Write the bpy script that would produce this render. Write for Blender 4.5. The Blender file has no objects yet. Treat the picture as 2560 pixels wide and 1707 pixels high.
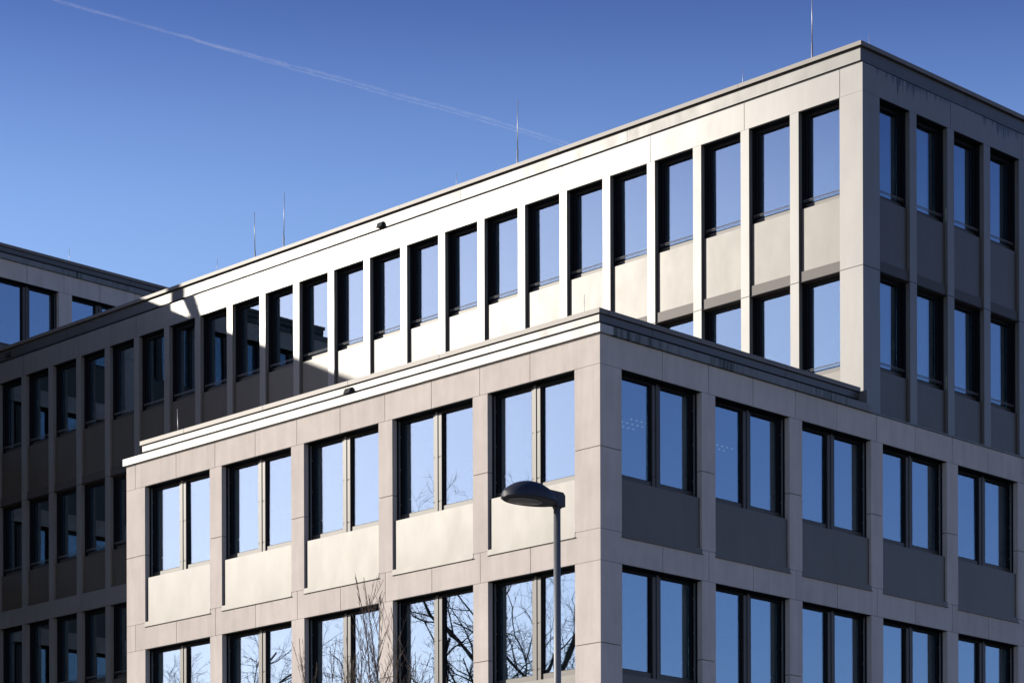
import bpy, math, random
from mathutils import Vector, Matrix
R = math.radians
C = bpy.context.scene.collection
sc = bpy.context.scene

# ------------------------------------------------------------------ camera
EYE = 1.6
F_PX = 6416.3                      # focal length in photo pixels (2560 wide)
cd = bpy.data.cameras.new('camera'); cam = bpy.data.objects.new('camera', cd); C.objects.link(cam)
cd.sensor_width = 36.0; cd.sensor_fit = 'HORIZONTAL'
cd.lens = F_PX / 2560 * 36.0
cd.shift_y = (2689.5 - 853.5) / 2560.0
cd.clip_start = 0.5; cd.clip_end = 60000
cam.location = (0, 0, EYE)
cam.matrix_world = Matrix.Translation((0, 0, EYE)) @ Matrix.Rotation(0.0028, 4, 'Y') @ Matrix.Rotation(R(90), 4, 'X')
sc.camera = cam

# ------------------------------------------------------------------ light
SUN_AZ = R(172.6)                  # mathematical angle from +X
SUN_EL = R(19.46)
S = Vector((math.cos(SUN_AZ) * math.cos(SUN_EL), math.sin(SUN_AZ) * math.cos(SUN_EL), math.sin(SUN_EL)))
w = bpy.data.worlds.new('World'); sc.world = w; w.use_nodes = True
nt = w.node_tree; bg = nt.nodes['Background']
sky = nt.nodes.new('ShaderNodeTexSky'); sky.sky_type = 'NISHITA'; sky.sun_disc = False
sky.sun_elevation = SUN_EL; sky.sun_rotation = math.pi / 2 - SUN_AZ
sky.air_density = 1.0; sky.dust_density = 0.3; sky.ozone_density = 4.0; sky.altitude = 100
gm = nt.nodes.new('ShaderNodeGamma'); gm.inputs[1].default_value = 1.12; nt.links.new(sky.outputs[0], gm.inputs[0])
tn = nt.nodes.new('ShaderNodeMix'); tn.data_type = 'RGBA'; tn.blend_type = 'MULTIPLY'; tn.inputs[0].default_value = 1
tn.inputs[7].default_value = (2.42, 1.97, 1.90, 1); nt.links.new(gm.outputs[0], tn.inputs[6])
# the blue deepens quickly with height above the horizon
tc = nt.nodes.new('ShaderNodeTexCoord'); sz = nt.nodes.new('ShaderNodeSeparateXYZ'); nt.links.new(tc.outputs['Generated'], sz.inputs[0])
dp = nt.nodes.new('ShaderNodeValToRGB'); nt.links.new(sz.outputs[2], dp.inputs[0]); dp.color_ramp.interpolation = 'B_SPLINE'
e = dp.color_ramp.elements; e[0].position = .295; e[0].color = (1, 1, 1, 1); e[1].position = .46; e[1].color = (.20, .25, .44, 1)
for p_, c_ in ((.335, (.82, .86, .95)), (.385, (.32, .38, .60)), (.66, (.36, .44, .70))):
    q_ = e.new(p_); q_.color = (*c_, 1)
t2 = nt.nodes.new('ShaderNodeMix'); t2.data_type = 'RGBA'; t2.blend_type = 'MULTIPLY'; t2.inputs[0].default_value = 1
nt.links.new(tn.outputs[2], t2.inputs[6]); nt.links.new(dp.outputs[0], t2.inputs[7])
# and is deepest in the quarter away from the sun
dx = nt.nodes.new('ShaderNodeValToRGB'); nt.links.new(sz.outputs[0], dx.inputs[0]); dx.color_ramp.interpolation = 'EASE'
e = dx.color_ramp.elements; e[0].position = .12; e[0].color = (1, 1, 1, 1); e[1].position = .85; e[1].color = (.52, .54, .66, 1)
t3 = nt.nodes.new('ShaderNodeMix'); t3.data_type = 'RGBA'; t3.blend_type = 'MULTIPLY'; t3.inputs[0].default_value = 1
nt.links.new(t2.outputs[2], t3.inputs[6]); nt.links.new(dx.outputs[0], t3.inputs[7])
nt.links.new(t3.outputs[2], bg.inputs[0]); bg.inputs[1].default_value = 0.068
sd = bpy.data.lights.new('sun', 'SUN'); sd.energy = 4.2; sd.angle = R(0.53); sd.color = (1.0, 0.925, 0.80)
sun = bpy.data.objects.new('sun', sd); C.objects.link(sun)
sun.rotation_euler = S.to_track_quat('Z', 'Y').to_euler()
sc.view_settings.view_transform = 'Standard'; sc.view_settings.look = 'None'
sc.view_settings.exposure = 0.55; sc.view_settings.gamma = 1.0
sc.cycles.max_bounces = 8; sc.cycles.transparent_max_bounces = 12
sc.cycles.sample_clamp_indirect = 8

# ------------------------------------------------------------------ materials
def new_mat(name):
    m = bpy.data.materials.new(name); m.use_nodes = True
    return m, m.node_tree, m.node_tree.nodes['Principled BSDF']
def ramp(nt, src, stops):
    r = nt.nodes.new('ShaderNodeValToRGB'); e = r.color_ramp.elements
    e[0].position, e[0].color = stops[0][0], (*stops[0][1], 1)
    e[1].position, e[1].color = stops[1][0], (*stops[1][1], 1)
    for p, c in stops[2:]:
        x = e.new(p); x.color = (*c, 1)
    nt.links.new(src, r.inputs[0]); return r
def noise(nt, scale, vec=(1, 1, 1), detail=4, rough=.55):
    g = nt.nodes.new('ShaderNodeNewGeometry'); mp = nt.nodes.new('ShaderNodeMapping')
    mp.inputs['Scale'].default_value = vec
    n = nt.nodes.new('ShaderNodeTexNoise'); n.inputs['Scale'].default_value = scale
    n.inputs['Detail'].default_value = detail; n.inputs['Roughness'].default_value = rough
    nt.links.new(g.outputs['Position'], mp.inputs[0]); nt.links.new(mp.outputs[0], n.inputs['Vector'])
    return n
def mix(nt, a, b, fac, mode='MULTIPLY'):
    x = nt.nodes.new('ShaderNodeMix'); x.data_type = 'RGBA'; x.blend_type = mode
    for s, v in ((x.inputs[0], fac), (x.inputs[6], a), (x.inputs[7], b)):
        if hasattr(v, 'is_linked'): nt.links.new(v, s)
        elif isinstance(v, tuple): s.default_value = (*v, 1)
        else: s.default_value = v
    return x.outputs[2]
def island(nt, lo, hi):
    g = nt.nodes.new('ShaderNodeNewGeometry')
    return ramp(nt, g.outputs['Random Per Island'], [(0, (lo,) * 3), (1, (hi,) * 3)]).outputs[0]
def surf(name, col, rough=.6, metal=0.0, var=.06, streak=.1, isl=0.0, bump=0.0, spec=.5, rvar=0.0, coat=0.0):
    """plain procedural surface: base colour with soft mottling, vertical weather streaks and piece-to-piece variation"""
    m, nt, b = new_mat(name)
    n1 = noise(nt, 1.7, (1, 1, 1), 6, .6)
    c = mix(nt, col, ramp(nt, n1.outputs[0], [(.3, (1 - var,) * 3), (.7, (1 + var * .4,) * 3)]).outputs[0], 1.0)
    if streak:
        n2 = noise(nt, 5.0, (1, 1, .12), 5, .6)
        c = mix(nt, c, ramp(nt, n2.outputs[0], [(.35, (1 - streak,) * 3), (.65, (1, 1, 1))]).outputs[0], 1.0)
    if isl: c = mix(nt, c, island(nt, 1 - isl, 1 + isl * .5), 1.0)
    nt.links.new(c, b.inputs['Base Color'])
    b.inputs['Roughness'].default_value = rough; b.inputs['Metallic'].default_value = metal
    b.inputs['Specular IOR Level'].default_value = spec
    if coat: b.inputs['Coat Weight'].default_value = coat; b.inputs['Coat Roughness'].default_value = .25
    if rvar:
        n3 = noise(nt, 2.3, (1, 1, .5), 4)
        nt.links.new(ramp(nt, n3.outputs[0], [(.3, (rough - rvar,) * 3), (.7, (rough + rvar,) * 3)]).outputs[0], b.inputs['Roughness'])
    if bump:
        n4 = noise(nt, 22, (1, 1, 1), 5, .6); bp = nt.nodes.new('ShaderNodeBump')
        bp.inputs['Strength'].default_value = bump; bp.inputs['Distance'].default_value = .01
        nt.links.new(n4.outputs[0], bp.inputs['Height']); nt.links.new(bp.outputs[0], b.inputs['Normal'])
    return m
def wavy(m, scale=.9, strength=.12, dist=.02):
    """slight oil-canning of sheet metal"""
    nt = m.node_tree; b = nt.nodes['Principled BSDF']
    n = noise(nt, scale, (1, 1, .7), 1); bp = nt.nodes.new('ShaderNodeBump')
    bp.inputs['Strength'].default_value = strength; bp.inputs['Distance'].default_value = dist
    nt.links.new(n.outputs[0], bp.inputs['Height']); nt.links.new(bp.outputs[0], b.inputs['Normal'])
    return m
def stained(name, col, z_top, height, stain=(.035, .045, .035), dens=.5, **k):
    """surface with dark algae runs hanging down from its upper edge (a band of real dirt)"""
    m = surf(name, col, **k); nt = m.node_tree; b = nt.nodes['Principled BSDF']
    base = b.inputs['Base Color'].links[0].from_socket
    g = nt.nodes.new('ShaderNodeNewGeometry'); sx = nt.nodes.new('ShaderNodeSeparateXYZ')
    nt.links.new(g.outputs['Position'], sx.inputs[0])
    mr = nt.nodes.new('ShaderNodeMapRange'); nt.links.new(sx.outputs[2], mr.inputs[0])
    mr.inputs[1].default_value = z_top - height; mr.inputs[2].default_value = z_top
    mr.inputs[3].default_value = 0; mr.inputs[4].default_value = 1
    n = noise(nt, 9.0, (1, 1, .05), 4, .75); n2 = noise(nt, .55, (1, 1, .1), 2)
    ad = nt.nodes.new('ShaderNodeMath'); ad.operation = 'MULTIPLY'
    nt.links.new(n.outputs[0], ad.inputs[0]); nt.links.new(n2.outputs[0], ad.inputs[1])
    a2 = nt.nodes.new('ShaderNodeMath'); a2.operation = 'MULTIPLY_ADD'
    nt.links.new(mr.outputs[0], a2.inputs[0]); a2.inputs[1].default_value = .16; nt.links.new(ad.outputs[0], a2.inputs[2])
    f = ramp(nt, a2.outputs[0], [(.62 - dens * .4, (0, 0, 0)), (.70 - dens * .4, (1, 1, 1))])
    nt.links.new(mix(nt, base, stain, f.outputs[0], 'MIX'), b.inputs['Base Color'])
    return m

M = {}
HLZ = 13.0716 + EYE; HTZ = 20.3526 + EYE; HWZ = HLZ + 10.8
M['stone'] = surf('limestone', (.525, .465, .418), .85, 0, .09, .11, .06, .15, .25)
M['stone_far'] = M['stone']
M['metal_white'] = wavy(surf('pale_coated_aluminium', (.165, .153, .137), .35, 0, .07, .10, .06, 0, .46, .04))
M['metal_beam'] = wavy(stained('pale_coated_aluminium_with_runs', (.165, .153, .137), HTZ + .585, .42, (.03, .03, .03), .62,
                               rough=.35, spec=.46, var=.06, streak=.10, isl=.05, rvar=.04))
M['panel'] = wavy(surf('champagne_panel', (.070, .054, .037), .415, 0, .09, .12, .06, 0, .50, .02), .8, .04)
M['lintel'] = surf('taupe_panel', (.06, .048, .043), .5, 0, .05, .08, .04, 0, .28)
M['ledge'] = surf('ledge_sheet', (.33, .315, .29), .44, 0, .05, .06, .03, 0, .5, .05)
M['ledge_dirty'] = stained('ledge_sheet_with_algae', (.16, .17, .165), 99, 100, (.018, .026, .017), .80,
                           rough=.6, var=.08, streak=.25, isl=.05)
M['band'] = wavy(surf('parapet_sheet', (.06, .055, .047), .42, 0, .06, .07, .05, 0, .55, .04))
M['coping'] = surf('coping_sheet', (.13, .108, .088), .50, 0, .06, .06, .05)
M['sill'] = surf('sill_metal', (.045, .036, .03), .45, 0, .05, .08, .04, 0, .42)
M['frame'] = surf('dark_window_frame', (.008, .009, .012), .6, 0, .1, 0, spec=.15)
M['rail'] = surf('brushed_steel', (.22, .22, .215), .35, .5, .05, 0)
M['dark'] = surf('dark_void', (.02, .02, .022), .9, 0, .1, 0)
M['inside'] = surf('office_interior', (.22, .21, .2), .9, 0, .1, .05)
M['roof'] = surf('roof_gravel', (.28, .27, .25), .95, 0, .2, 0, 0, .4)
M['ground'] = surf('winter_ground', (.15, .14, .115), .95, 0, .3, 0, 0, .4)
M['bark'] = surf('grey_bark', (.17, .145, .12), .9, 0, .35, .2, 0, .5)
M['bark_pale'] = surf('pale_bark', (.34, .31, .26), .85, 0, .45, .2, 0, .5)
M['twig'] = surf('brown_twig', (.085, .06, .045), .85, 0, .3, 0)
M['ivy'] = surf('ivy_leaf', (.03, .05, .018), .5, 0, .4, 0, .3)
M['lamp_dark'] = surf('dark_grey_lacquer', (.016, .018, .025), .55, 0, .1, 0)
M['galv'] = surf('galvanised_steel', (.15, .155, .16), .5, .25, .2, .15, 0, .1)
M['lens'] = surf('lamp_lens', (.16, .15, .13), .25, 0, .05, 0)
M['rod'] = surf('weathered_rod', (.5, .48, .46), .45, .7, .1, 0)

def glass(name, refl, tint, trans):
    m = bpy.data.materials.new(name); m.use_nodes = True; nt = m.node_tree
    nt.nodes.remove(nt.nodes['Principled BSDF']); out = nt.nodes['Material Output']
    gl = nt.nodes.new('ShaderNodeBsdfGlossy'); gl.inputs['Color'].default_value = (*tint, 1); gl.inputs['Roughness'].default_value = 0.0
    n = noise(nt, .9, (1, 1, 1), 2); bp = nt.nodes.new('ShaderNodeBump'); bp.inputs['Strength'].default_value = .05; bp.inputs['Distance'].default_value = .01
    nt.links.new(n.outputs[0], bp.inputs['Height']); nt.links.new(bp.outputs[0], gl.inputs['Normal'])
    tr = nt.nodes.new('ShaderNodeBsdfTransparent'); tr.inputs['Color'].default_value = (*trans, 1)
    mx = nt.nodes.new('ShaderNodeMixShader'); mx.inputs[0].default_value = refl
    nt.links.new(tr.outputs[0], mx.inputs[1]); nt.links.new(gl.outputs[0], mx.inputs[2]); nt.links.new(mx.outputs[0], out.inputs[0])
    return m
M['glass'] = glass('solar_control_glass', .258, (.71, .85, 1.0), (.60, .70, .68))

# ------------------------------------------------------------------ helpers
def tag(o, label=None, cat=None, group=None, kind=None):
    if label: o['label'] = label
    if cat: o['category'] = cat
    if group: o['group'] = group
    if kind: o['kind'] = kind
    return o
def thing(name, loc, label, cat, group=None):
    o = bpy.data.objects.new(name, None); C.objects.link(o); o.location = loc; o.empty_display_size = .3
    return tag(o, label, cat, group)
class MB:
    def __init__(s): s.v = []; s.f = []
    def hexa(s, p):       # eight points: bottom four, top four
        n = len(s.v); s.v += [Vector(q) for q in p]
        s.f += [tuple(n + i for i in q) for q in ((0, 3, 2, 1), (4, 5, 6, 7), (0, 1, 5, 4), (1, 2, 6, 5), (2, 3, 7, 6), (3, 0, 4, 7))]
    def box(s, x0, x1, y0, y1, z0, z1):
        s.hexa([(x0, y0, z0), (x1, y0, z0), (x1, y1, z0), (x0, y1, z0), (x0, y0, z1), (x1, y0, z1), (x1, y1, z1), (x0, y1, z1)])
    def tube(s, pts, rad, n=6, cap=True):
        pts = [Vector(p) for p in pts]; k = len(s.v); N = len(pts); a = None
        for i, p in enumerate(pts):
            t = (pts[min(i + 1, N - 1)] - pts[max(i - 1, 0)])
            if t.length < 1e-9: t = Vector((0, 0, 1))
            t.normalize()
            if a is None: a = t.orthogonal().normalized()
            else:
                a = a - t * a.dot(t)
                a = a.normalized() if a.length > 1e-6 else t.orthogonal().normalized()
            b = t.cross(a); r = rad[i] if isinstance(rad, (list, tuple)) else rad
            for j in range(n):
                q = 2 * math.pi * j / n
                s.v.append(p + a * (r * math.cos(q)) + b * (r * math.sin(q)))
        for i in range(N - 1):
            for j in range(n):
                s.f.append((k + i * n + j, k + i * n + (j + 1) % n, k + (i + 1) * n + (j + 1) % n, k + (i + 1) * n + j))
        if cap:
            s.f.append(tuple(k + j for j in range(n))[::-1]); s.f.append(tuple(k + (N - 1) * n + j for j in range(n)))
    def mesh(s, name, mat, flip=False, xf=None, smooth=False):
        me = bpy.data.meshes.new(name)
        v = [xf(q) for q in s.v] if xf else s.v
        f = [q[::-1] for q in s.f] if flip else s.f
        me.from_pydata([tuple(q) for q in v], [], f); me.materials.append(mat)
        if smooth: me.polygons.foreach_set('use_smooth', [True] * len(me.polygons))
        me.update(); return me
def link(name, me, parent=None, loc=None, rz=0):
    o = bpy.data.objects.new(name, me); C.objects.link(o)
    if parent: o.parent = parent
    if loc is not None: o.location = loc
    if rz: o.rotation_euler = (0, 0, rz)
    return o

c45 = math.sqrt(.5)
U = Vector((-c45, c45, 0)); V = Vector((c45, c45, 0)); Z = Vector((0, 0, 1))
L0 = Vector((1.6485, 47.0549, 0)); T0 = L0 + .2431 * U + 8.2387 * V; W0 = T0 + 32.5 * U

class Facade:
    """s runs along the wall away from its corner, d is outwards (+) or into the wall (-), z is world height"""
    def __init__(f, root, O, Sdir, Out, rz, mirror):
        f.root, f.O, f.S, f.D, f.rz, f.mir = root, O, Sdir, Out, rz, mirror
        f.org = root.location
    def pt(f, s, d, z): return f.O + f.S * s + f.D * d + Z * z
    def build(f, name, mb, mat, smooth=False):
        me = mb.mesh(name, mat, f.mir, lambda q: f.pt(q.x, q.y, q.z) - f.org, smooth)
        return link(name, me, f.root)
    def place(f, name, me, s, z, parent=None, d=0):
        if parent is not None: return link(name, me, parent)
        return link(name, me, f.root, f.pt(s, d, z) - f.org, f.rz)

def cells(mb, ss, zs, d0, d1, g=.014):
    for i in range(len(ss) - 1):
        for j in range(len(zs) - 1):
            a = g / 2 if i > 0 else 0; b = g / 2 if i < len(ss) - 2 else 0
            c = g / 2 if j > 0 else 0; e = g / 2 if j < len(zs) - 2 else 0
            mb.box(ss[i] + a, ss[i + 1] - b, d0, d1, zs[j] + c, zs[j + 1] - e)

# ---------------------------------------------------------------- window units (local: x along wall, y outwards, z up, origin at head level)
def win_L(wd, mir):
    X = (lambda q: Vector((-q.x, q.y, q.z))) if mir else None
    c = wd * .512; H = -1.885
    fr = MB(); D0, D1 = -.29, -.22
    fr.box(.002, .07, D0, D1, H, -.002); fr.box(wd - .10, wd - .002, D0, D1, H, -.002)
    fr.box(.07, wd - .10, D0, D1, -.075, -.002)
    fr.box(.002, .012, D1 + .0005, -.12, -2.0, -.013); fr.box(wd - .012, wd - .002, D1 + .0005, -.12, -2.0, -.013); fr.box(.002, wd - .002, D1 + .0005, -.015, -.012, -.002)
    fr.box(c - .155, c + .155, D0, D1, H, -.075)
    fr.box(.07, wd - .10, D0, D1 - .01, H, H + .012)
    si = MB(); si.box(.002, wd - .002, -.30, -.21, -2.02, H - .002); si.box(.002, wd - .002, -.209, -.20, -2.02, -1.99)
    p = []
    for a, b in ((.07, c - .155), (c + .155, wd - .10)):
        q = MB(); q.box(a, b, -.262, -.25, H + .012, -.075); p.append(q.mesh('pane', M['glass'], mir, X))
    mu = MB()
    for z0, z1 in ((-2.0, -1.80), (-1.78, -.93), (-.91, -.07)): mu.box(c - .112, c + .112, -.218, -.18, z0, z1)
    mu.box(c - .105, c + .105, -.216, -.19, -1.98, -.08)
    fi = MB(); fi.box(c - .013, c + .044, -.179, -.166, -2.0, -.03)
    grs = []
    for x0, x1, e0, e1 in ((wd - .038, wd - .015, wd - .045, wd - .0125), (.015, .038, .0125, .045)):
        gr = MB(); gr.box(x0, x1, -.185, -.16, -1.98, -.03)
        for z in (-.35, -1.0, -1.7): gr.box(e0, e1, -.20, -.1855, z, z + .03)
        grs.append(gr.mesh('guide_rail', M['rail'], mir, X))
    return dict(window=fr.mesh('window', M['frame'], mir, X), pane=p, sill=si.mesh('sill', M['sill'], mir, X),
                mullion_board=mu.mesh('mullion_board', M['sill'], mir, X), mullion_fin=fi.mesh('mullion_fin', M['sill'], mir, X),
                guide_rail=grs)
def win_T(wd, mir):
    X = (lambda q: Vector((-q.x, q.y, q.z))) if mir else None
    H = -1.92; fr = MB(); D0, D1 = -.29, -.21
    fr.box(.002, .085, D0, D1, H, -.002); fr.box(wd - .085, wd - .002, D0, D1, H, -.002); fr.box(.085, wd - .085, D0, D1, -.085, -.002)
    fr.box(.002, .012, D1 + .0005, -.11, -2.03, -.013); fr.box(wd - .012, wd - .002, D1 + .0005, -.11, -2.03, -.013); fr.box(.002, wd - .002, D1 + .0005, -.015, -.012, -.002)
    fr.box(wd - .135, wd - .0855, D0 + .002, -.235, H, -.0855)
    fr.box(.0855, .135, D0 + .002, -.235, H, -.0855)
    si = MB(); si.box(.002, wd - .002, -.30, -.205, -2.05, H - .002); si.box(.002, wd - .002, -.204, -.195, -2.05, -2.015)
    q = MB(); q.box(.136, wd - .136, -.262, -.25, H, -.0855)
    ra = MB(); ra.tube([(.003, -.15, -1.85), (wd - .003, -.15, -1.85)], .011, 8); ra.tube([(.003, -.15, -1.885), (wd - .003, -.15, -1.885)], .006, 6)
    grs = []
    for x0 in (wd - .034, .014):
        gr = MB(); gr.box(x0, x0 + .02, -.19, -.165, -2.0, -.03); grs.append(gr.mesh('guide_rail', M['frame'], mir, X))
    return dict(window=fr.mesh('window', M['frame'], mir, X), pane=[q.mesh('pane', M['glass'], mir, X)], sill=si.mesh('sill', M['sill'], mir, X),
                guard_rail=ra.mesh('guard_rail', M['rail'], mir, X), guide_rail=grs)
prnd = random.Random(77)
def put_window(F, W, s, z):
    o = F.place('window', W['window'], s, z)
    for k, v in W.items():
        if k == 'window': continue
        for me in (v if isinstance(v, list) else [v]):
            q = link(k, me, o)
            if k == 'pane': q.rotation_euler = (prnd.gauss(0, R(.09)), 0, prnd.gauss(0, R(.09)))
    return o

# ---------------------------------------------------------------- stone building facade
def stone_facade(F, s0, s1, openings, wd, head, rows, joints, dirty, mir, top_end=None, ledge_ext=(.06, .06), floor_h=3.6, panels=True, top=True, back=.25):
    """openings: start positions; rows: number of storeys built"""
    DP = -.30
    edges = [s0]
    for o in openings: edges += [o, o + wd]
    edges.append(s1)
    bot = head - floor_h * rows
    pil = [(edges[i], edges[i + 1]) for i in range(0, len(edges), 2)]
    for n, (a, b) in enumerate(pil):
        mb = MB()
        for r in range(rows):
            h = head - r * floor_h
            a2 = a
            if mir and n == 0 and a == 0: a2 = .30       # the other facade's corner pillar carries the corner itself
            mb.box(a2, b, DP, 0, h - 1.505, h - .007); mb.box(a2, b, DP, 0, h - 3.016, h - 1.519)
        F.build('pillar', mb, M['stone'])
    js = [s0] + [j for j in joints if s0 < j < s1] + [s1]
    if mir and s0 == 0: js[0] = .30; js = [js[0]] + [j for j in js[1:] if j > .4]
    for r in range(1, rows + 1):
        mb = MB(); h = head - r * floor_h
        cells(mb, js, [h, h + .577], DP, 0); F.build('stone_band', mb, M['stone'])
    mb = MB(); cells(mb, js, [head, head + .545], DP, 0); F.build('parapet_beam', mb, M['stone'])
    if top:
        te = top_end if top_end is not None else s1
        a0 = s0 - ledge_ext[0] if s0 != 0 else (-.06 if not mir else .30)
        mb = MB(); zz = head + .552
        lj = [a0] + [j for j in joints[::2] if a0 + .3 < j < te - .3] + [te + ledge_ext[1]]
        cells(mb, lj, [zz, head + .704], -.42, .06, .008)
        F.build('ledge', mb, M['ledge_dirty' if dirty else 'ledge'])
        b0 = (s0 + back) if s0 != 0 else (back if not mir else back + .18)
        e1 = te - back if te == s1 else te
        mb = MB(); cells(mb, [b0] + [j for j in joints[1::3] if b0 + .5 < j < e1 - .5] + [e1], [head + .872, head + 1.005], -back - .18, -back, .009)
        F.build('parapet_band', mb, M['band'])
        mb = MB(); mb.box(b0, e1, -back - .17, -back - .02, head + .705, head + .866); F.build('parapet_core', mb, M['dark'])
        mb = MB(); c0 = (s0 + back - .04) if s0 != 0 else (back - .04 if not mir else back + .20)
        cells(mb, [c0] + [j for j in joints[2::2] if c0 + .5 < j < e1 - .5] + [e1 + (.04 if te == s1 else 0)], [head + 1.016, head + 1.106], -back - .24, -back + .04, .010)
        F.build('coping', mb, M['coping'])
    Wn = win_L(wd, mir)
    pm = MB(); pm.box(.02, wd - .02, -.20, -.045, -3.0, -2.022)
    dm = MB(); dm.box(-.004, wd + .004, -.052, .006, -3.099, -3.0); dm.box(-.012, wd + .012, -.05, .032, -3.112, -3.0995)
    X = (lambda q: Vector((-q.x, q.y, q.z))) if mir else None
    pme = pm.mesh('spandrel_panel', M['panel'], mir, X); dme = dm.mesh('drip_edge', M['panel'], mir, X)
    for r in range(rows):
        h = head - r * floor_h
        for o in openings:
            put_window(F, Wn, o, h)
            p = F.place('spandrel_panel', pme, o, h); link('drip_edge', dme, p)
    # structure behind: floor slabs, wall backing, inner wall
    mb = MB(); e0 = s0 + .32; e1 = s1 - .32
    for r in range(rows + 1):
        h = head - r * floor_h
        mb.box(e0 + (.012 if mir else 0), e1, -4.2, -.305, h + (.064 if mir else .06), h + (.496 if mir else .50))
        if r < rows: mb.box(e0, e1, -.40, -.305, h - 3.5, h - 2.03)
    F.build('floor_slab', mb, M['inside'])
    mb = MB(); mb.box(4.62 if s0 == 0 else e0, e1, -4.6, -4.201, 0.02, head + .5)
    for a, b in pil[1:-1]:
        mb.box(a + .02, b - .02, -1.0, -.301, 0.02, head + .05)
    F.build('inner_wall', mb, M['inside'])

# ================================================================= LOWER STONE BUILDING
low = thing('office_building', L0, 'four-storey pale limestone office block with paired windows, nearest corner behind the street lamp', 'building')
FL = Facade(low, L0, U, -V, R(135), False)
FR = Facade(low, L0, V, -U, R(225), True)
jl = [.445 + 1.3555 * k for k in range(1, 11)]; jl[-1] = 14.12
stone_facade(FL, 0, 14.444, [.645 + 2.706 * i for i in range(5)], 2.30, HLZ, 4, jl, False, False)
jr = [.27] + [.39 + 1.3295 * k for k in range(1, 16)]
stone_facade(FR, 0, 19.60, [.585 + 2.662 * i for i in range(7)], 2.262, HLZ, 4, jr, True, True, top_end=8.1)
FL.build('overflow_spout', (lambda m: (m.hexa([(7.21 - .13, -.252, HLZ + .86), (7.21 + .13, -.252, HLZ + .86), (7.21 + .09, -.15, HLZ + .84), (7.21 - .09, -.15, HLZ + .84),
        (7.21 - .09, -.252, HLZ + .97), (7.21 + .09, -.252, HLZ + .97), (7.21 + .09, -.20, HLZ + .95), (7.21 - .09, -.20, HLZ + .95)]), m)[1])(MB()), M['dark'])
mb = MB(); mb.box(.45, 14.0, -8.1, -.44, HLZ + .52, HLZ + .62); FL.build('roof', mb, M['roof'])
mb = MB(); mb.box(13.9, 14.43, -8.2, -.31, 0.02, HLZ + .54); FL.build('end_wall', mb, M['stone'])
mb = MB(); mb.box(8.105, 8.233, -.75, -.05, HLZ + .706, HLZ + 1.03); FR.build('flashing', mb, M['metal_white'])
mb = MB(); mb.box(8.15, 19.6, -.42, .02, HLZ + .552, HLZ + .585); FR.build('flashing', mb, M['ledge_dirty'])

# office ceiling lights and a few things seen through the glass
me_ = bpy.data.materials.new('led_white'); me_.use_nodes = True; b_ = me_.node_tree.nodes['Principled BSDF']
b_.inputs['Emission Color'].default_value = (1, .97, .88, 1); b_.inputs['Emission Strength'].default_value = 0.5
M['led'] = me_
M['paper'] = surf('white_fabric', (.62, .62, .6), .9, 0, .04, 0)
def led_field(F, s, d, z, ns, nd, ds=.16, dd=.22):
    mb = MB()
    for i in range(ns):
        for j in range(nd): mb.box(s + i * ds, s + i * ds + .024, d - j * dd - .024, d - j * dd, z - .012, z)
    F.build('ceiling_light', mb, M['led'])
led_field(FR, 3.55, -2.45, HLZ + .055, 5, 3, .15, .25); led_field(FR, 6.0, -3.2, HLZ - 3.6 + .055, 7, 3)
led_field(FR, 9.2, -3.0, HLZ - 3.6 + .055, 7, 3); led_field(FR, 6.2, -2.6, HLZ + .055, 5, 2)

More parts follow.
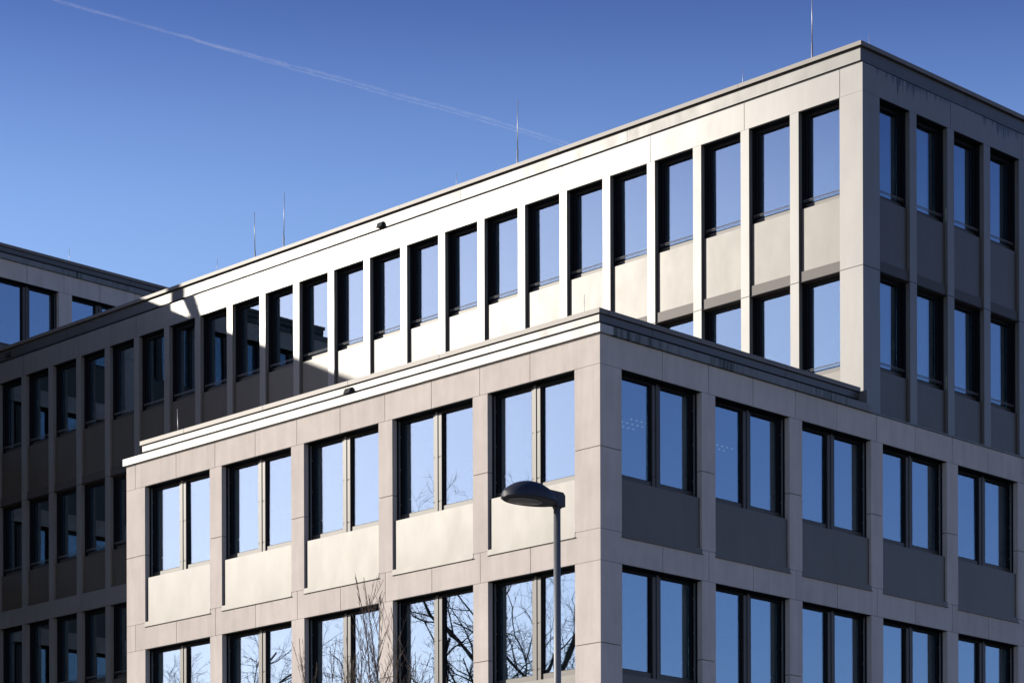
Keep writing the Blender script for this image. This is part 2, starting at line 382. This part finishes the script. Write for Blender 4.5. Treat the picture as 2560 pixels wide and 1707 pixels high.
# ================================================================= TALL METAL-CLAD BUILDING
tall = thing('office_building', T0, 'tall office block clad in pale metal with narrow windows, rising behind the limestone block', 'building')
TL = Facade(tall, T0, U, -V, R(135), False)
TR = Facade(tall, T0, V, -U, R(225), True)
DP = -.30; TEND = 32.45; TRE = 11.2
def metal_facade(F, first0, first1, pw, pitch, n, send, row_span, mir, beam_mat, joints):
    """row_span(k) -> number of rows of windows built in bay k"""
    a0 = .30 if mir else 0
    base = HLZ + .586 if mir else 0.02
    mb = MB()   # corner column
    zs = [base if mir else HLZ + .71, HTZ - 3.6, HTZ]
    cells(mb, [a0, first0], zs, DP, 0, .013); F.build('corner_column', mb, M['metal_white'])
    if not mir:
        mb = MB(); mb.box(0.0, first0, DP, -.02, 0.02, HLZ + .709); F.build('inner_wall', mb, M['dark'])
    starts = [first0] + [first1 + pw + pitch * k for k in range(n - 1)]
    widths = [first1 - first0] + [pitch - pw] * (n - 1)
    for k in range(n):
        e = starts[k] + widths[k]
        b = min(e + pw, send)
        mb = MB(); lo = base if (mir or e > 14.5) else HLZ + .3
        zs = [lo] + ([HTZ - 7.2] if lo < HTZ - 7.3 else []) + [HTZ - 3.6, HTZ]
        cells(mb, [e, b], zs, DP, 0, .013); F.build('pillar', mb, M['metal_white'])
    mb = MB(); js = [a0] + [j for j in joints if j < send - .2] + [send]
    cells(mb, js, [HTZ + .004, HTZ + .585], DP, 0, .013); F.build('parapet_beam', mb, beam_mat)
    mb = MB(); b0 = .22 if not mir else .40
    cells(mb, [b0] + [j + .9 for j in joints[::2] if b0 + 1 < j < send - 1.5] + [send], [HTZ + .745, HTZ + 1.022], -.40, -.22, .009)
    F.build('parapet_band', mb, M['band'])
    mb = MB(); mb.box(b0 + .01, send, -.39, -.245, HTZ + .586, HTZ + .74); F.build('parapet_core', mb, M['dark'])
    mb = MB(); b0 = .15 if not mir else .48
    cells(mb, [b0] + [j + .3 for j in joints[1::2] if b0 + 1 < j < send - .5] + [send], [HTZ + 1.032, HTZ + 1.12], -.48, -.15, .006)
    F.build('coping', mb, M['coping'])
    X = (lambda q: Vector((-q.x, q.y, q.z))) if mir else None
    cache = {}
    def unit(wd):
        key = round(wd, 3)
        if key not in cache:
            p0 = MB(); p0.box(.006, wd - .006, -.20, -.07, -3.376, -2.052)
            p1 = MB(); p1.box(.006, wd - .006, -.20, -.07, -3.10, -2.052)
            l0 = MB(); l0.box(.004, wd - .004, -.22, -.036, -3.62, -3.38)
            cache[key] = (win_T(wd, mir), p0.mesh('spandrel_panel', M['panel'], mir, X), p1.mesh('spandrel_panel', M['panel'], mir, X), l0.mesh('lintel_panel', M['lintel'], mir, X))
        return cache[key]
    for k in range(n):
        Wn, P0, P1, Ln = unit(widths[k]); rows = row_span(starts[k])
        for r in range(rows):
            h = HTZ - 3.6 * r
            put_window(F, Wn, starts[k], h)
            if r == 0:
                F.place('spandrel_panel', P0, starts[k], h); F.place('lintel_panel', Ln, starts[k], h)
            else: F.place('spandrel_panel', P1, starts[k], h)
    return starts, widths
jt = [.59] + [3.17 + 2.713 * k for k in range(11)]
metal_facade(TL, .597, 1.686, .233, 1.3565, 23, TEND, lambda s: 3 if s > 14.3 else 2, False, M['metal_white'], jt)
metal_facade(TR, .58, 1.629, .243, 1.356, 8, TRE, lambda s: 2, True, M['metal_beam'], [3.10 + 2.71 * k for k in range(4)])
def curtain(F, s0, s1, z0, z1, d=-.36):
    mb = MB(); n = 10
    for i in range(n):
        a, b = s0 + (s1 - s0) * i / n, s0 + (s1 - s0) * (i + 1) / n; o = .02 * (i % 2)
        mb.hexa([(a, d - o - .004, z0), (b, d - .02 + o - .004, z0), (b, d - .02 + o, z0), (a, d - o, z0), (a, d - o - .004, z1), (b, d - .02 + o - .004, z1), (b, d - .02 + o, z1), (a, d - o, z1)])
    F.build('curtain', mb, M['paper'])
for h_ in (HTZ, HTZ - 3.6):
    curtain(TR, 2.32, 2.72, h_ - 1.98, h_ + .04)
curtain(TR, 6.0, 6.25, HTZ - 3.6 - 1.98, HTZ - 3.6 + .04)
for s_, h_, w_, t_ in ((6.35, HTZ, .30, .30), (13.2, HTZ, .2, .14), (3.6, HTZ - 3.6, .45, .6)):
    mb = MB(); mb.box(s_, s_ + w_, -.50, -.42, h_ - 2.0, h_ - 1.98 + t_); TL.build('window_box', mb, M['paper'])
for h_ in (HTZ, HTZ - 3.6):
    mb = MB(); mb.box(1.48, 1.50, -.335, -.30, h_ - 1.42, h_ - 1.24); mb.box(1.48, 1.53, -.32, -.30, h_ - 1.25, h_ - 1.22); TR.build('window_handle', mb, M['rail'])
# metal belt between the second and third rows, and everything lower down on the courtyard side
mb = MB(); cells(mb, [14.46] + [14.46 + 2.713 * k - .55 for k in range(1, 7)] + [TEND], [HTZ - 7.2 + .004, HTZ - 6.70], DP, .004, .006); TL.build('metal_band', mb, M['metal_white'])
mb = MB(); mb.box(14.46, TEND, -.45, -.10, 0.02, HTZ - 7.2 - 2.06); TL.build('base_wall', mb, M['panel'])
mb = MB(); mb.box(.35, TEND, -.47, -.301, HTZ - 3.5, HTZ - 2.06); mb.box(14.5, TEND, -.47, -.301, HTZ - 7.1, HTZ - 5.66)
for r in range(5): mb.box(.35, TEND, -4.2, -.303, HTZ - 3.6 * r + .06, HTZ - 3.6 * r + .5)
TL.build('floor_slab', mb, M['inside'])
mb = MB(); mb.box(4.6, TEND, -4.6, -4.202, .02, HTZ + .5)
for k in range(0, 23, 4): mb.box(1.686 + 1.3565 * k + .01, 1.686 + 1.3565 * k + .22, -1.2, -.302, 0.02, HTZ + .05)
TL.build('inner_wall', mb, M['inside'])
mb = MB(); mb.box(.5, TRE, -.47, -.301, HTZ - 3.5, HTZ - 2.06); mb.box(.5, TRE, -.47, -.301, HLZ + .5, HTZ - 5.66)
for r in range(3): mb.box(4.25, TRE, -4.2, -.304, HTZ - 3.6 * r + .07, HTZ - 3.6 * r + .49)
TR.build('floor_slab', mb, M['inside'])
mb = MB(); mb.box(4.25, TRE, -4.6, -4.203, HLZ, HTZ + .5); TR.build('inner_wall', mb, M['inside'])
mb = MB(); mb.box(.4, TEND, -14, -.38, HTZ + .51, HTZ + .70); TL.build('roof', mb, M['roof'])
mb = MB(); mb.box(.5, TEND, -14.4, -14.0, 0.02, HTZ + .9); TL.build('rear_wall', mb, M['metal_white'])
for u_, z_ in ((15.06, 21.12), (31.37, 21.17)):
    mb = MB(); z_ += EYE + .07
    mb.hexa([(u_ - .13, -.222, z_ - .06), (u_ + .13, -.222, z_ - .06), (u_ + .09, -.12, z_ - .09), (u_ - .09, -.12, z_ - .09),
             (u_ - .09, -.222, z_ + .06), (u_ + .09, -.222, z_ + .06), (u_ + .09, -.17, z_ + .04), (u_ - .09, -.17, z_ + .04)])
    TL.build('overflow_spout', mb, M['dark'])

# ================================================================= TALLER STONE WING AT THE LEFT
wing = thing('office_building', W0, 'shaded limestone wing with paired windows rising behind the far left end of the metal-clad block', 'building')
WR = Facade(wing, W0, V, -U, R(225), True)
stone_facade(WR, -13.40, 16.2, [.59 + 2.68 * k for k in range(-5, 6)], 2.20, HWZ, 6, [-13.1 + 1.34 * k for k in range(1, 22)], True, True, ledge_ext=(.06, .06))
mb = MB(); mb.box(-13.39, 16.1, -14.0, -.43, HWZ + .52, HWZ + .62); WR.build('roof', mb, M['roof'])
mb = MB(); mb.box(-13.40, -13.1, -14.0, -.301, 0.02, HWZ + .70); mb.box(-13.1, 16.0, -14.3, -14.0, .02, HWZ + .7); WR.build('end_wall', mb, M['stone'])
mb = MB(); mb.box(-13.09, 16.0, -.5, -.32, .02, HWZ - 3.6 * 6); WR.build('base_wall', mb, M['stone'])
mb = MB(); mb.box(-7.72, -7.55, -1.2, -.8, HWZ + .62, HWZ + 3.0); WR.build('roof_vent', mb, M['galv'])
mb = MB(); mb.tube([WR.pt(-8.9, -1.0, HWZ + .62) - W0, WR.pt(-8.75, -1.0, HWZ + 1.4) - W0, WR.pt(-8.45, -1.0, HWZ + 1.95) - W0, WR.pt(-8.2, -1.0, HWZ + 2.0) - W0], [.16, .16, .2, .12], 12)
link('roof_vent', mb.mesh('roof_vent', M['galv'], smooth=True), wing)

# ================================================================= LIGHTNING RODS
def rod(base, z0, z1, r, label, group, lean=(0, 0)):
    b = Vector((base.x, base.y, z0)); o = thing('lightning_rod', b, label, 'lightning rod', group)
    h = z1 - z0; mb = MB()
    k = .42 if h > .8 else .3
    mb.tube([(0, 0, 0), (lean[0] * k, lean[1] * k, h * k)], r * 1.5, 8)
    link('mast', mb.mesh('mast', M['rod'], smooth=True), o)
    mb = MB(); mb.tube([(lean[0] * k, lean[1] * k, h * k), (lean[0], lean[1], h)], [r, r * .55], 6)
    link('tip', mb.mesh('tip', M['rod'], smooth=True), o)
    mb = MB(); mb.tube([(0, 0, -.04), (0, 0, .02), (0, 0, .06)], [.13, .13, .05], 12); link('foot', mb.mesh('foot', M['galv']), o)
G1 = 'tall lightning rods on the metal-clad roof'; G2 = 'short lightning rods on the metal-clad roof'
q = T0 - (-V) * .6
for u_, z1, lb, ln in ((20.21, 22.61, 'leftmost tall grey lightning rod on the metal-clad roof, near the edge of the shadow', (-.02, 0)),
                   (19.06, 22.83, 'second tall lightning rod from the left on the metal-clad roof', (.03, 0)),
                   (10.46, 22.91, 'tall pale lightning rod where the vapour trail meets the metal-clad roof', (.01, 0)),
                   (1.63, 22.86, 'tall lightning rod by the top corner of the metal-clad roof', (0, 0))):
    rod(T0 + U * u_ + V * .4, HTZ + .70, z1 + EYE + .05 + (0.12 if u_ > 2 else .15), .013, lb, G1, ln)
for u_, z1, lb in ((21.81, 21.85, 'short thin rod at the far end of the metal-clad roof by the shadow edge'),
                   (12.55, 21.84, 'short thin rod just left of the tall rod in the middle of the metal-clad roof'),
                   (3.54, 21.84, 'short thin rod on the metal-clad roof just left of the tallest rod')):
    rod(T0 + U * u_ + V * .4, HTZ + .70, z1 + EYE + .06, .008, lb, G2)
rod(T0 + V * .83 + U * .45, HTZ + .70, 21.87 + EYE, .008, 'short thin rod just right of the top corner of the metal-clad roof', G2)
rod(W0 + V * 3.6 + U * .6, HWZ + .62, 25.52 + EYE, .009, 'short thin rod on the roof of the shaded left wing', None)
rod(L0 + U * 13.45 + V * .7, HLZ + .62, 14.85 + EYE, .013, 'sunlit lightning rod at the left end of the limestone block roof', None, (-.03, 0))
rod(L0 + U * 1.05 + V * .7, HLZ + .62, 14.70 + EYE, .007, 'short thin rod by the near corner of the limestone block roof', None)

# ================================================================= STREET LAMP
D = 26.2; lx = (1396.5 - 1280) / F_PX * D
lamp = thing('street_lamp', (lx, D, 0), 'dark domed street lamp on a galvanised pole in front of the limestone block', 'street lamp')
HZ = EYE + (2689.5 - 1266) / F_PX * D       # underside level
mb = MB(); mb.tube([(0, 0, 0), (0, 0, 1.0), (0, 0, 1.05), (0, 0, 5.5), (0, 0, HZ + .01)], [.075, .075, .052, .038, .036], 24)
link('pole', mb.mesh('pole', M['galv'], smooth=True), lamp)
ax = Vector((-.53, -.42, 0)).normalized(); sd_ = Vector((ax.y, -ax.x, 0))
def lw(a, b, c): return ax * a + sd_ * b + Z * (HZ + c)
# head: egg-shaped dome, narrow towards the pole, flat open underside with a lens
LEN = .665; N1, N2 = 28, 12
def halfw(t): return .205 * (math.sin(math.pi * min(1, max(0, t)) ** .80) ** .55) if 0 < t < 1 else 0.0
hv, hf = [], []
mbh = MB()
ring = []
for i in range(N1 + 1):
    t = i / N1; t = (1 - math.cos(math.pi * t)) / 2
    a = .02 + t * LEN; wv = .205 * math.sqrt(max(0, 1 - (2 * t - 1) ** 2)) * (1.0 + .12 * (t - .5)); hh = .192 * max(0, 1 - (2 * t - 1.06) ** 2 / 1.13) ** .78 if abs(2 * t - 1.06) < 1.063 else 0
    row = []
    for j in range(N2 + 1):
        ph = math.pi * j / N2
        mbh.v.append(lw(a, wv * math.cos(ph), .012 + hh * math.sin(ph) ** .85)); row.append(len(mbh.v) - 1)
    ring.append((a, wv, row))
for i in range(N1):
    for j in range(N2):
        mbh.f.append((ring[i][2][j], ring[i + 1][2][j], ring[i + 1][2][j + 1], ring[i][2][j + 1]))
inner = []; mbu = MB()
for a, wv, row in ring:       # rim turned inwards
    k = len(mbu.v); am = .02 + LEN / 2; mbu.v += [lw(a, wv, .012), lw(am + (a - am) * .95, wv * .93, 0), lw(am + (a - am) * .95, -wv * .93, 0), lw(a, -wv, .012)]; inner.append(k)
for i in range(N1):
    p_, q_ = inner[i], inner[i + 1]
    for e in range(3): mbu.f.append((p_ + e, p_ + e + 1, q_ + e + 1, q_ + e))
head = link('lamp_head', mbh.mesh('lamp_head', M['lamp_dark'], smooth=True), lamp)
link('underside', mbu.mesh('underside', M['lamp_dark']), head)
ml = MB(); k0 = 0; ln = []
for i in range(25):
    q_ = 2 * math.pi * i / 24; ln.append((.42 + .20 * math.cos(q_), .135 * math.sin(q_)))
for a, b in ln[:-1]: ml.v.append(lw(a, b, -.004))
for a, b in ln[:-1]: ml.v.append(lw(.42 + (a - .42) * .7, b * .7, -.022))
for i in range(24): ml.f.append((i, (i + 1) % 24, 24 + (i + 1) % 24, 24 + i))
ml.f.append(tuple(range(24, 48)))
link('lens', ml.mesh('lens', M['lens'], smooth=True), head)
ma_ = MB()
prof = [(-.07, .0), (-.07, .115), (-.045, .145), (.30, .160), (.30, .02)]
for b in (-.05, .05):
    for a, c in prof: ma_.v.append(lw(a, b, c - .005))
n_ = len(prof)
for i in range(n_): ma_.f.append((i, (i + 1) % n_, n_ + (i + 1) % n_, n_ + i))
ma_.f.append(tuple(range(n_))[::-1]); ma_.f.append(tuple(range(n_, 2 * n_)))
link('mounting_arm', ma_.mesh('mounting_arm', M['lamp_dark']), lamp)
mb = MB(); mb.tube([lw(a * 1.0, wv * 1.006, .016) for a, wv, row in ring[1:-1]] , .0035, 6); mb.tube([lw(a, -wv * 1.006, .016) for a, wv, row in ring[1:-1]], .0035, 6)
link('rim_seal', mb.mesh('rim_seal', M['dark'], smooth=True), head)
mb = MB()
for q_ in (.10, .22):
    for b_2 in (-.0505, .0505): mb.tube([lw(q_ - .07, b_2, .07), lw(q_ - .07, b_2 * 1.12, .07)], .008, 8)
link('screw', mb.mesh('screw', M['galv'], smooth=True), lamp)
mb = MB(); mb.tube([(0, 0, HZ - .02), (0, 0, HZ + .01)], .045, 20); link('collar', mb.mesh('collar', M['lamp_dark'], smooth=True), lamp)

# ================================================================= BARE TREES
def bare_tree(name, base, height, seed, label, bark, group=None, spread=.55, lean=(0, 0), trunk_r=.28, levels=5, ivy=None, clear=.28):
    rnd = random.Random(seed); root = thing(name, base, label, 'tree', group)
    tr, cr = MB(), MB(); cnt = [0]
    def grow(p, d, length, r, lv):
        n = max(3, int(length / (.45 if lv > 1 else .8))); pts = [p.copy()]; rad = [r]; step = length / n
        r_end = r * (.42 if lv < 2 else .3)
        dd = d.copy()
        for i in range(n):
            wob = .10 if lv == 0 else .24
            dd += Vector((rnd.gauss(0, wob), rnd.gauss(0, wob), rnd.gauss(0, wob * .8) + (.05 if lv < 3 else .02)))
            dd.normalize(); p = p + dd * step; pts.append(p.copy()); rad.append(r + (r_end - r) * (i + 1) / n)
        (tr if lv == 0 else cr).tube(pts, rad, 10 if lv == 0 else (7 if lv == 1 else (5 if lv == 2 else 3)), lv < 2)
        cnt[0] += 1
        if lv >= levels: return
        m = {0: 8, 1: 7, 2: 6, 3: 4, 4: 3}.get(lv, 3)
        for i in range(m):
            t = (clear + (1 - clear) * (i + rnd.random() * .7) / m) if lv == 0 else (.18 + .8 * (i + rnd.random()) / m)
            k = min(len(pts) - 2, int(t * n)); f = t * n - k
            q = pts[k].lerp(pts[k + 1], min(1, max(0, f))); ax_ = (pts[k + 1] - pts[k]).normalized()
            o = ax_.orthogonal().normalized(); ang = rnd.random() * 2 * math.pi
            o = Matrix.Rotation(ang, 3, ax_) @ o
            sp = (.65 + rnd.random() * .5) * (1.0 if lv else spread * 1.6)
            nd = (ax_ + o * sp).normalized()
            rr = min((rad[k] * (.62 if lv == 0 else .6)), r * .7) * (.75 + .35 * rnd.random())
            ll = length * ((.55 if lv == 0 else .52) * (1.15 - .5 * t)) * (.75 + .5 * rnd.random())
            if ll > .18 and rr > .0015: grow(q, nd, ll, max(rr, .006), lv + 1)
    grow(Vector((0, 0, -.1)), Vector((lean[0], lean[1], 1)).normalized(), height * .86, trunk_r, 0)
    link('trunk', tr.mesh('trunk', bark, smooth=True), root); link('crown', cr.mesh('crown', bark, smooth=True), root)
    if ivy:
        iv = MB(); z0, z1, rr = ivy
        for i in range(5000):
            z = z0 + (z1 - z0) * rnd.random(); a = rnd.random() * 6.283
            r_ = rr * (1 - .75 * ((z - z0) / (z1 - z0)) ** 1.5) * (.35 + .65 * math.sqrt(rnd.random())) * (1 + .3 * math.sin(3 * z + a))
            c = Vector((math.cos(a) * r_ + lean[0] * z, math.sin(a) * r_ + lean[1] * z, z)); s_ = .07 + .07 * rnd.random()
            e1 = Vector((rnd.gauss(0, 1), rnd.gauss(0, 1), rnd.gauss(0, 1))).normalized(); e2 = e1.orthogonal().normalized()
            k = len(iv.v); iv.v += [c - e1 * s_, c + e2 * s_ * .7, c + e1 * s_, c - e2 * s_ * .7]; iv.f.append((k, k + 1, k + 2, k + 3))
        link('ivy', iv.mesh('ivy', M['ivy']), root)
    return root
def mirror_pos(px, dist):
    """ground spot whose mirror image in the limestone block's left front appears at photo column px"""
    P = Vector(((px - 1280) / F_PX * dist, dist, 0)); k = (P - L0).dot(V)
    q = P - V * (2 * k); q.z = 0; return q
GT = 'bare trees reflected in the limestone block windows'
bare_tree('tree', mirror_pos(1312, 80), 18.4, 11, 'bare dark tree reflected in the rightmost lower window left of the lamp pole', M['bark'], GT, trunk_r=.32, lean=(.02, .03))
bare_tree('tree', mirror_pos(1424, 83), 17.0, 23, 'pale-barked bare tree with ivy reflected in the lower window right of the lamp pole', M['bark_pale'], GT, trunk_r=.30, ivy=(4.5, 11.6, 1.1))
bare_tree('tree', mirror_pos(1165, 78), 16.2, 37, 'bare tree with a leaning dark limb reflected in the second lower window from the corner', M['bark'], GT, trunk_r=.34, lean=(.05, -.10), spread=.75)
bare_tree('tree', mirror_pos(930, 92), 14.2, 51, 'bare spreading tree reflected in the middle lower window', M['bark_pale'], GT, trunk_r=.24, spread=.8)
bare_tree('tree', mirror_pos(455, 96), 17.6, 66, 'pale bare tree reflected in the leftmost lower window', M['bark_pale'], GT, trunk_r=.26, spread=.75)
bare_tree('tree', mirror_pos(690, 98), 16.6, 82, 'bare tree whose thin top shows reflected in the second lower window from the left', M['bark'], GT, trunk_r=.24, spread=.7)

def upright_tree(base, height, seed, label, stems, group):
    """young narrow tree: several near-vertical leaders with steep side shoots"""
    rnd = random.Random(seed); root = thing('young_tree', base, label, 'tree', group); tr, cr = MB(), MB()
    tr.tube([(0, 0, -.1), (.02, 0, height * .12), (0, .03, height * .25)], [.075, .065, .055], 8)
    link('trunk', tr.mesh('trunk', M['bark'], smooth=True), root)
    def shoot(p, d, L_, r, lv):
        n = max(4, int(L_ / .28)); pts = [p.copy()]; rad = [r]; dd = d.copy()
        for i in range(n):
            dd += Vector((rnd.gauss(0, .05), rnd.gauss(0, .05), .13)); dd.normalize(); p = p + dd * (L_ / n)
            pts.append(p.copy()); rad.append(max(.0035, r * (1 - .85 * (i + 1) / n)))
        cr.tube(pts, rad, 6 if lv == 0 else 4 if lv == 1 else 3, False)
        if lv >= 2: return
        m = int(L_ / (.11 if lv == 0 else .16))
        for i in range(m):
            t = .08 + .86 * (i + rnd.random()) / m; k = min(n - 1, int(t * n)); q = pts[k].lerp(pts[k + 1], t * n - k)
            a = rnd.random() * 6.283; o = Vector((math.cos(a), math.sin(a), 0)); nd = (Vector((0, 0, 1)) + o * (.40 + .32 * rnd.random())).normalized()
            shoot(q, nd, L_ * (1 - t * .72) * (.24 if lv == 0 else .34) * (.6 + .7 * rnd.random()), rad[k] * .42, lv + 1)
    for dx, dy, h in stems:
        p = Vector((0, 0, height * .2)); tip = Vector((dx, dy, h)); d = Vector((dx * .9, dy * .9, h - p.z)).normalized()
        shoot(p, (d + Vector((dx * .12, dy * .12, 0))).normalized(), (tip - p).length, .030, 0)
    link('crown', cr.mesh('crown', M['twig'], smooth=True), root)
def at(px, dist): return Vector(((px - 1280) / F_PX * dist, dist, 0))
def hz(py, dist): return EYE + (2689.5 - py) / F_PX * dist
GY = 'young bare trees in front of the limestone block'
upright_tree(at(962, 40), hz(1440, 40), 3, 'tallest slim bare young tree, its tips reaching over the stone band',
             [(.0, 0, hz(1440, 40)), (.17, .1, hz(1432, 40)), (-.2, .1, hz(1525, 40)), (.36, -.1, hz(1590, 40)), (-.42, 0, hz(1600, 40)), (.1, .3, hz(1490, 40)), (.55, .2, hz(1660, 40))], GY)
upright_tree(at(832, 41), hz(1577, 41), 8, 'shorter slim bare young tree left of the tallest, before the middle window',
             [(0, 0, hz(1577, 41)), (.14, .1, hz(1580, 41)), (-.17, 0, hz(1604, 41)), (.3, 0, hz(1600, 41)), (-.1, .2, hz(1620, 41))], GY)
upright_tree(at(1040, 41), hz(1640, 41), 14, 'lowest slim bare young tree, just right of the tallest one',
             [(0, 0, hz(1640, 41)), (.2, .1, hz(1655, 41)), (-.2, 0, hz(1630, 41)), (.4, 0, hz(1680, 41))], GY)

# ================================================================= VAPOUR TRAIL
m = bpy.data.materials.new('ice_cloud'); m.use_nodes = True; nt = m.node_tree; nt.nodes.remove(nt.nodes['Principled BSDF'])
df = nt.nodes.new('ShaderNodeBsdfDiffuse'); df.inputs[0].default_value = (.9, .9, .92, 1)
tl = nt.nodes.new('ShaderNodeBsdfTranslucent'); tl.inputs[0].default_value = (.9, .9, .92, 1)
ad = nt.nodes.new('ShaderNodeMixShader'); ad.inputs[0].default_value = .5; nt.links.new(df.outputs[0], ad.inputs[1]); nt.links.new(tl.outputs[0], ad.inputs[2])
tp = nt.nodes.new('ShaderNodeBsdfTransparent'); lwt = nt.nodes.new('ShaderNodeLayerWeight'); lwt.inputs[0].default_value = .5
inv = nt.nodes.new('ShaderNodeMath'); inv.operation = 'SUBTRACT'; inv.inputs[0].default_value = 1; nt.links.new(lwt.outputs['Facing'], inv.inputs[1])
pw_ = nt.nodes.new('ShaderNodeMath'); pw_.operation = 'POWER'; pw_.inputs[1].default_value = 1.6; nt.links.new(inv.outputs[0], pw_.inputs[0])
nn = noise(nt, .006, (1, 1, 1), 8, .75); rr_ = ramp(nt, nn.outputs[0], [(.34, (.0,) * 3), (.7, (.10,) * 3)])
mu = nt.nodes.new('ShaderNodeMath'); mu.operation = 'MULTIPLY'; nt.links.new(pw_.outputs[0], mu.inputs[0]); nt.links.new(rr_.outputs[0], mu.inputs[1])
ms = nt.nodes.new('ShaderNodeMixShader'); nt.links.new(mu.outputs[0], ms.inputs[0]); nt.links.new(tp.outputs[0], ms.inputs[1]); nt.links.new(ad.outputs[0], ms.inputs[2])
nt.links.new(ms.outputs[0], nt.nodes['Material Output'].inputs[0])
ALT = 9000.0
def sky_pt(px, py, alt=ALT):
    k = alt / ((2689.5 - py) / F_PX); return Vector(((px - 1280) / F_PX * k, k, alt + EYE))
rnd = random.Random(5)
key = [(60, -50), (150, 0), (410, 75), (700, 155), (850, 193), (1000, 237), (1120, 268), (1250, 305), (1340, 333), (1425, 360), (1520, 395)]
def trail(off, r0, lo, hi):
    pts, rad = [], []
    for i in range(len(key) - 1):
        for j in range(14):
            t = j / 14; x = key[i][0] * (1 - t) + key[i + 1][0] * t; y = key[i][1] * (1 - t) + key[i + 1][1] * t
            if not lo < x < hi: continue
            pts.append(sky_pt(x, y + off(x) + rnd.gauss(0, .5))); rad.append(r0 * (.8 + .5 * rnd.random()))
    return pts, rad
trl = thing('vapour_trail', sky_pt(700, 155), 'thin white aircraft vapour trail crossing the blue sky', 'vapour trail')
for off, r0, lo, hi in ((lambda x: -1, 16, 0, 1520), (lambda x: 2 + 6 * min(1, max(0, (x - 500) / 300)), 11, 480, 1500)):
    pts, rad = trail(off, r0, lo, hi); mb = MB(); mb.tube([p - trl.location for p in pts], rad, 16, False)
    o = link('ice_strand', mb.mesh('ice_strand', m, smooth=True), trl)

# ================================================================= GROUND
mb = MB(); mb.box(-6000, 6000, -3000, 9000, -.5, 0.0)
g = link('ground', mb.mesh('ground', M['ground'])); g['kind'] = 'structure'
mb = MB(); mb.box(-40, 40, 8, 33, .004, .02)
g = link('pavement', mb.mesh('pavement', surf('paving', (.25, .24, .22), .9, 0, .1, 0))); g['kind'] = 'structure'
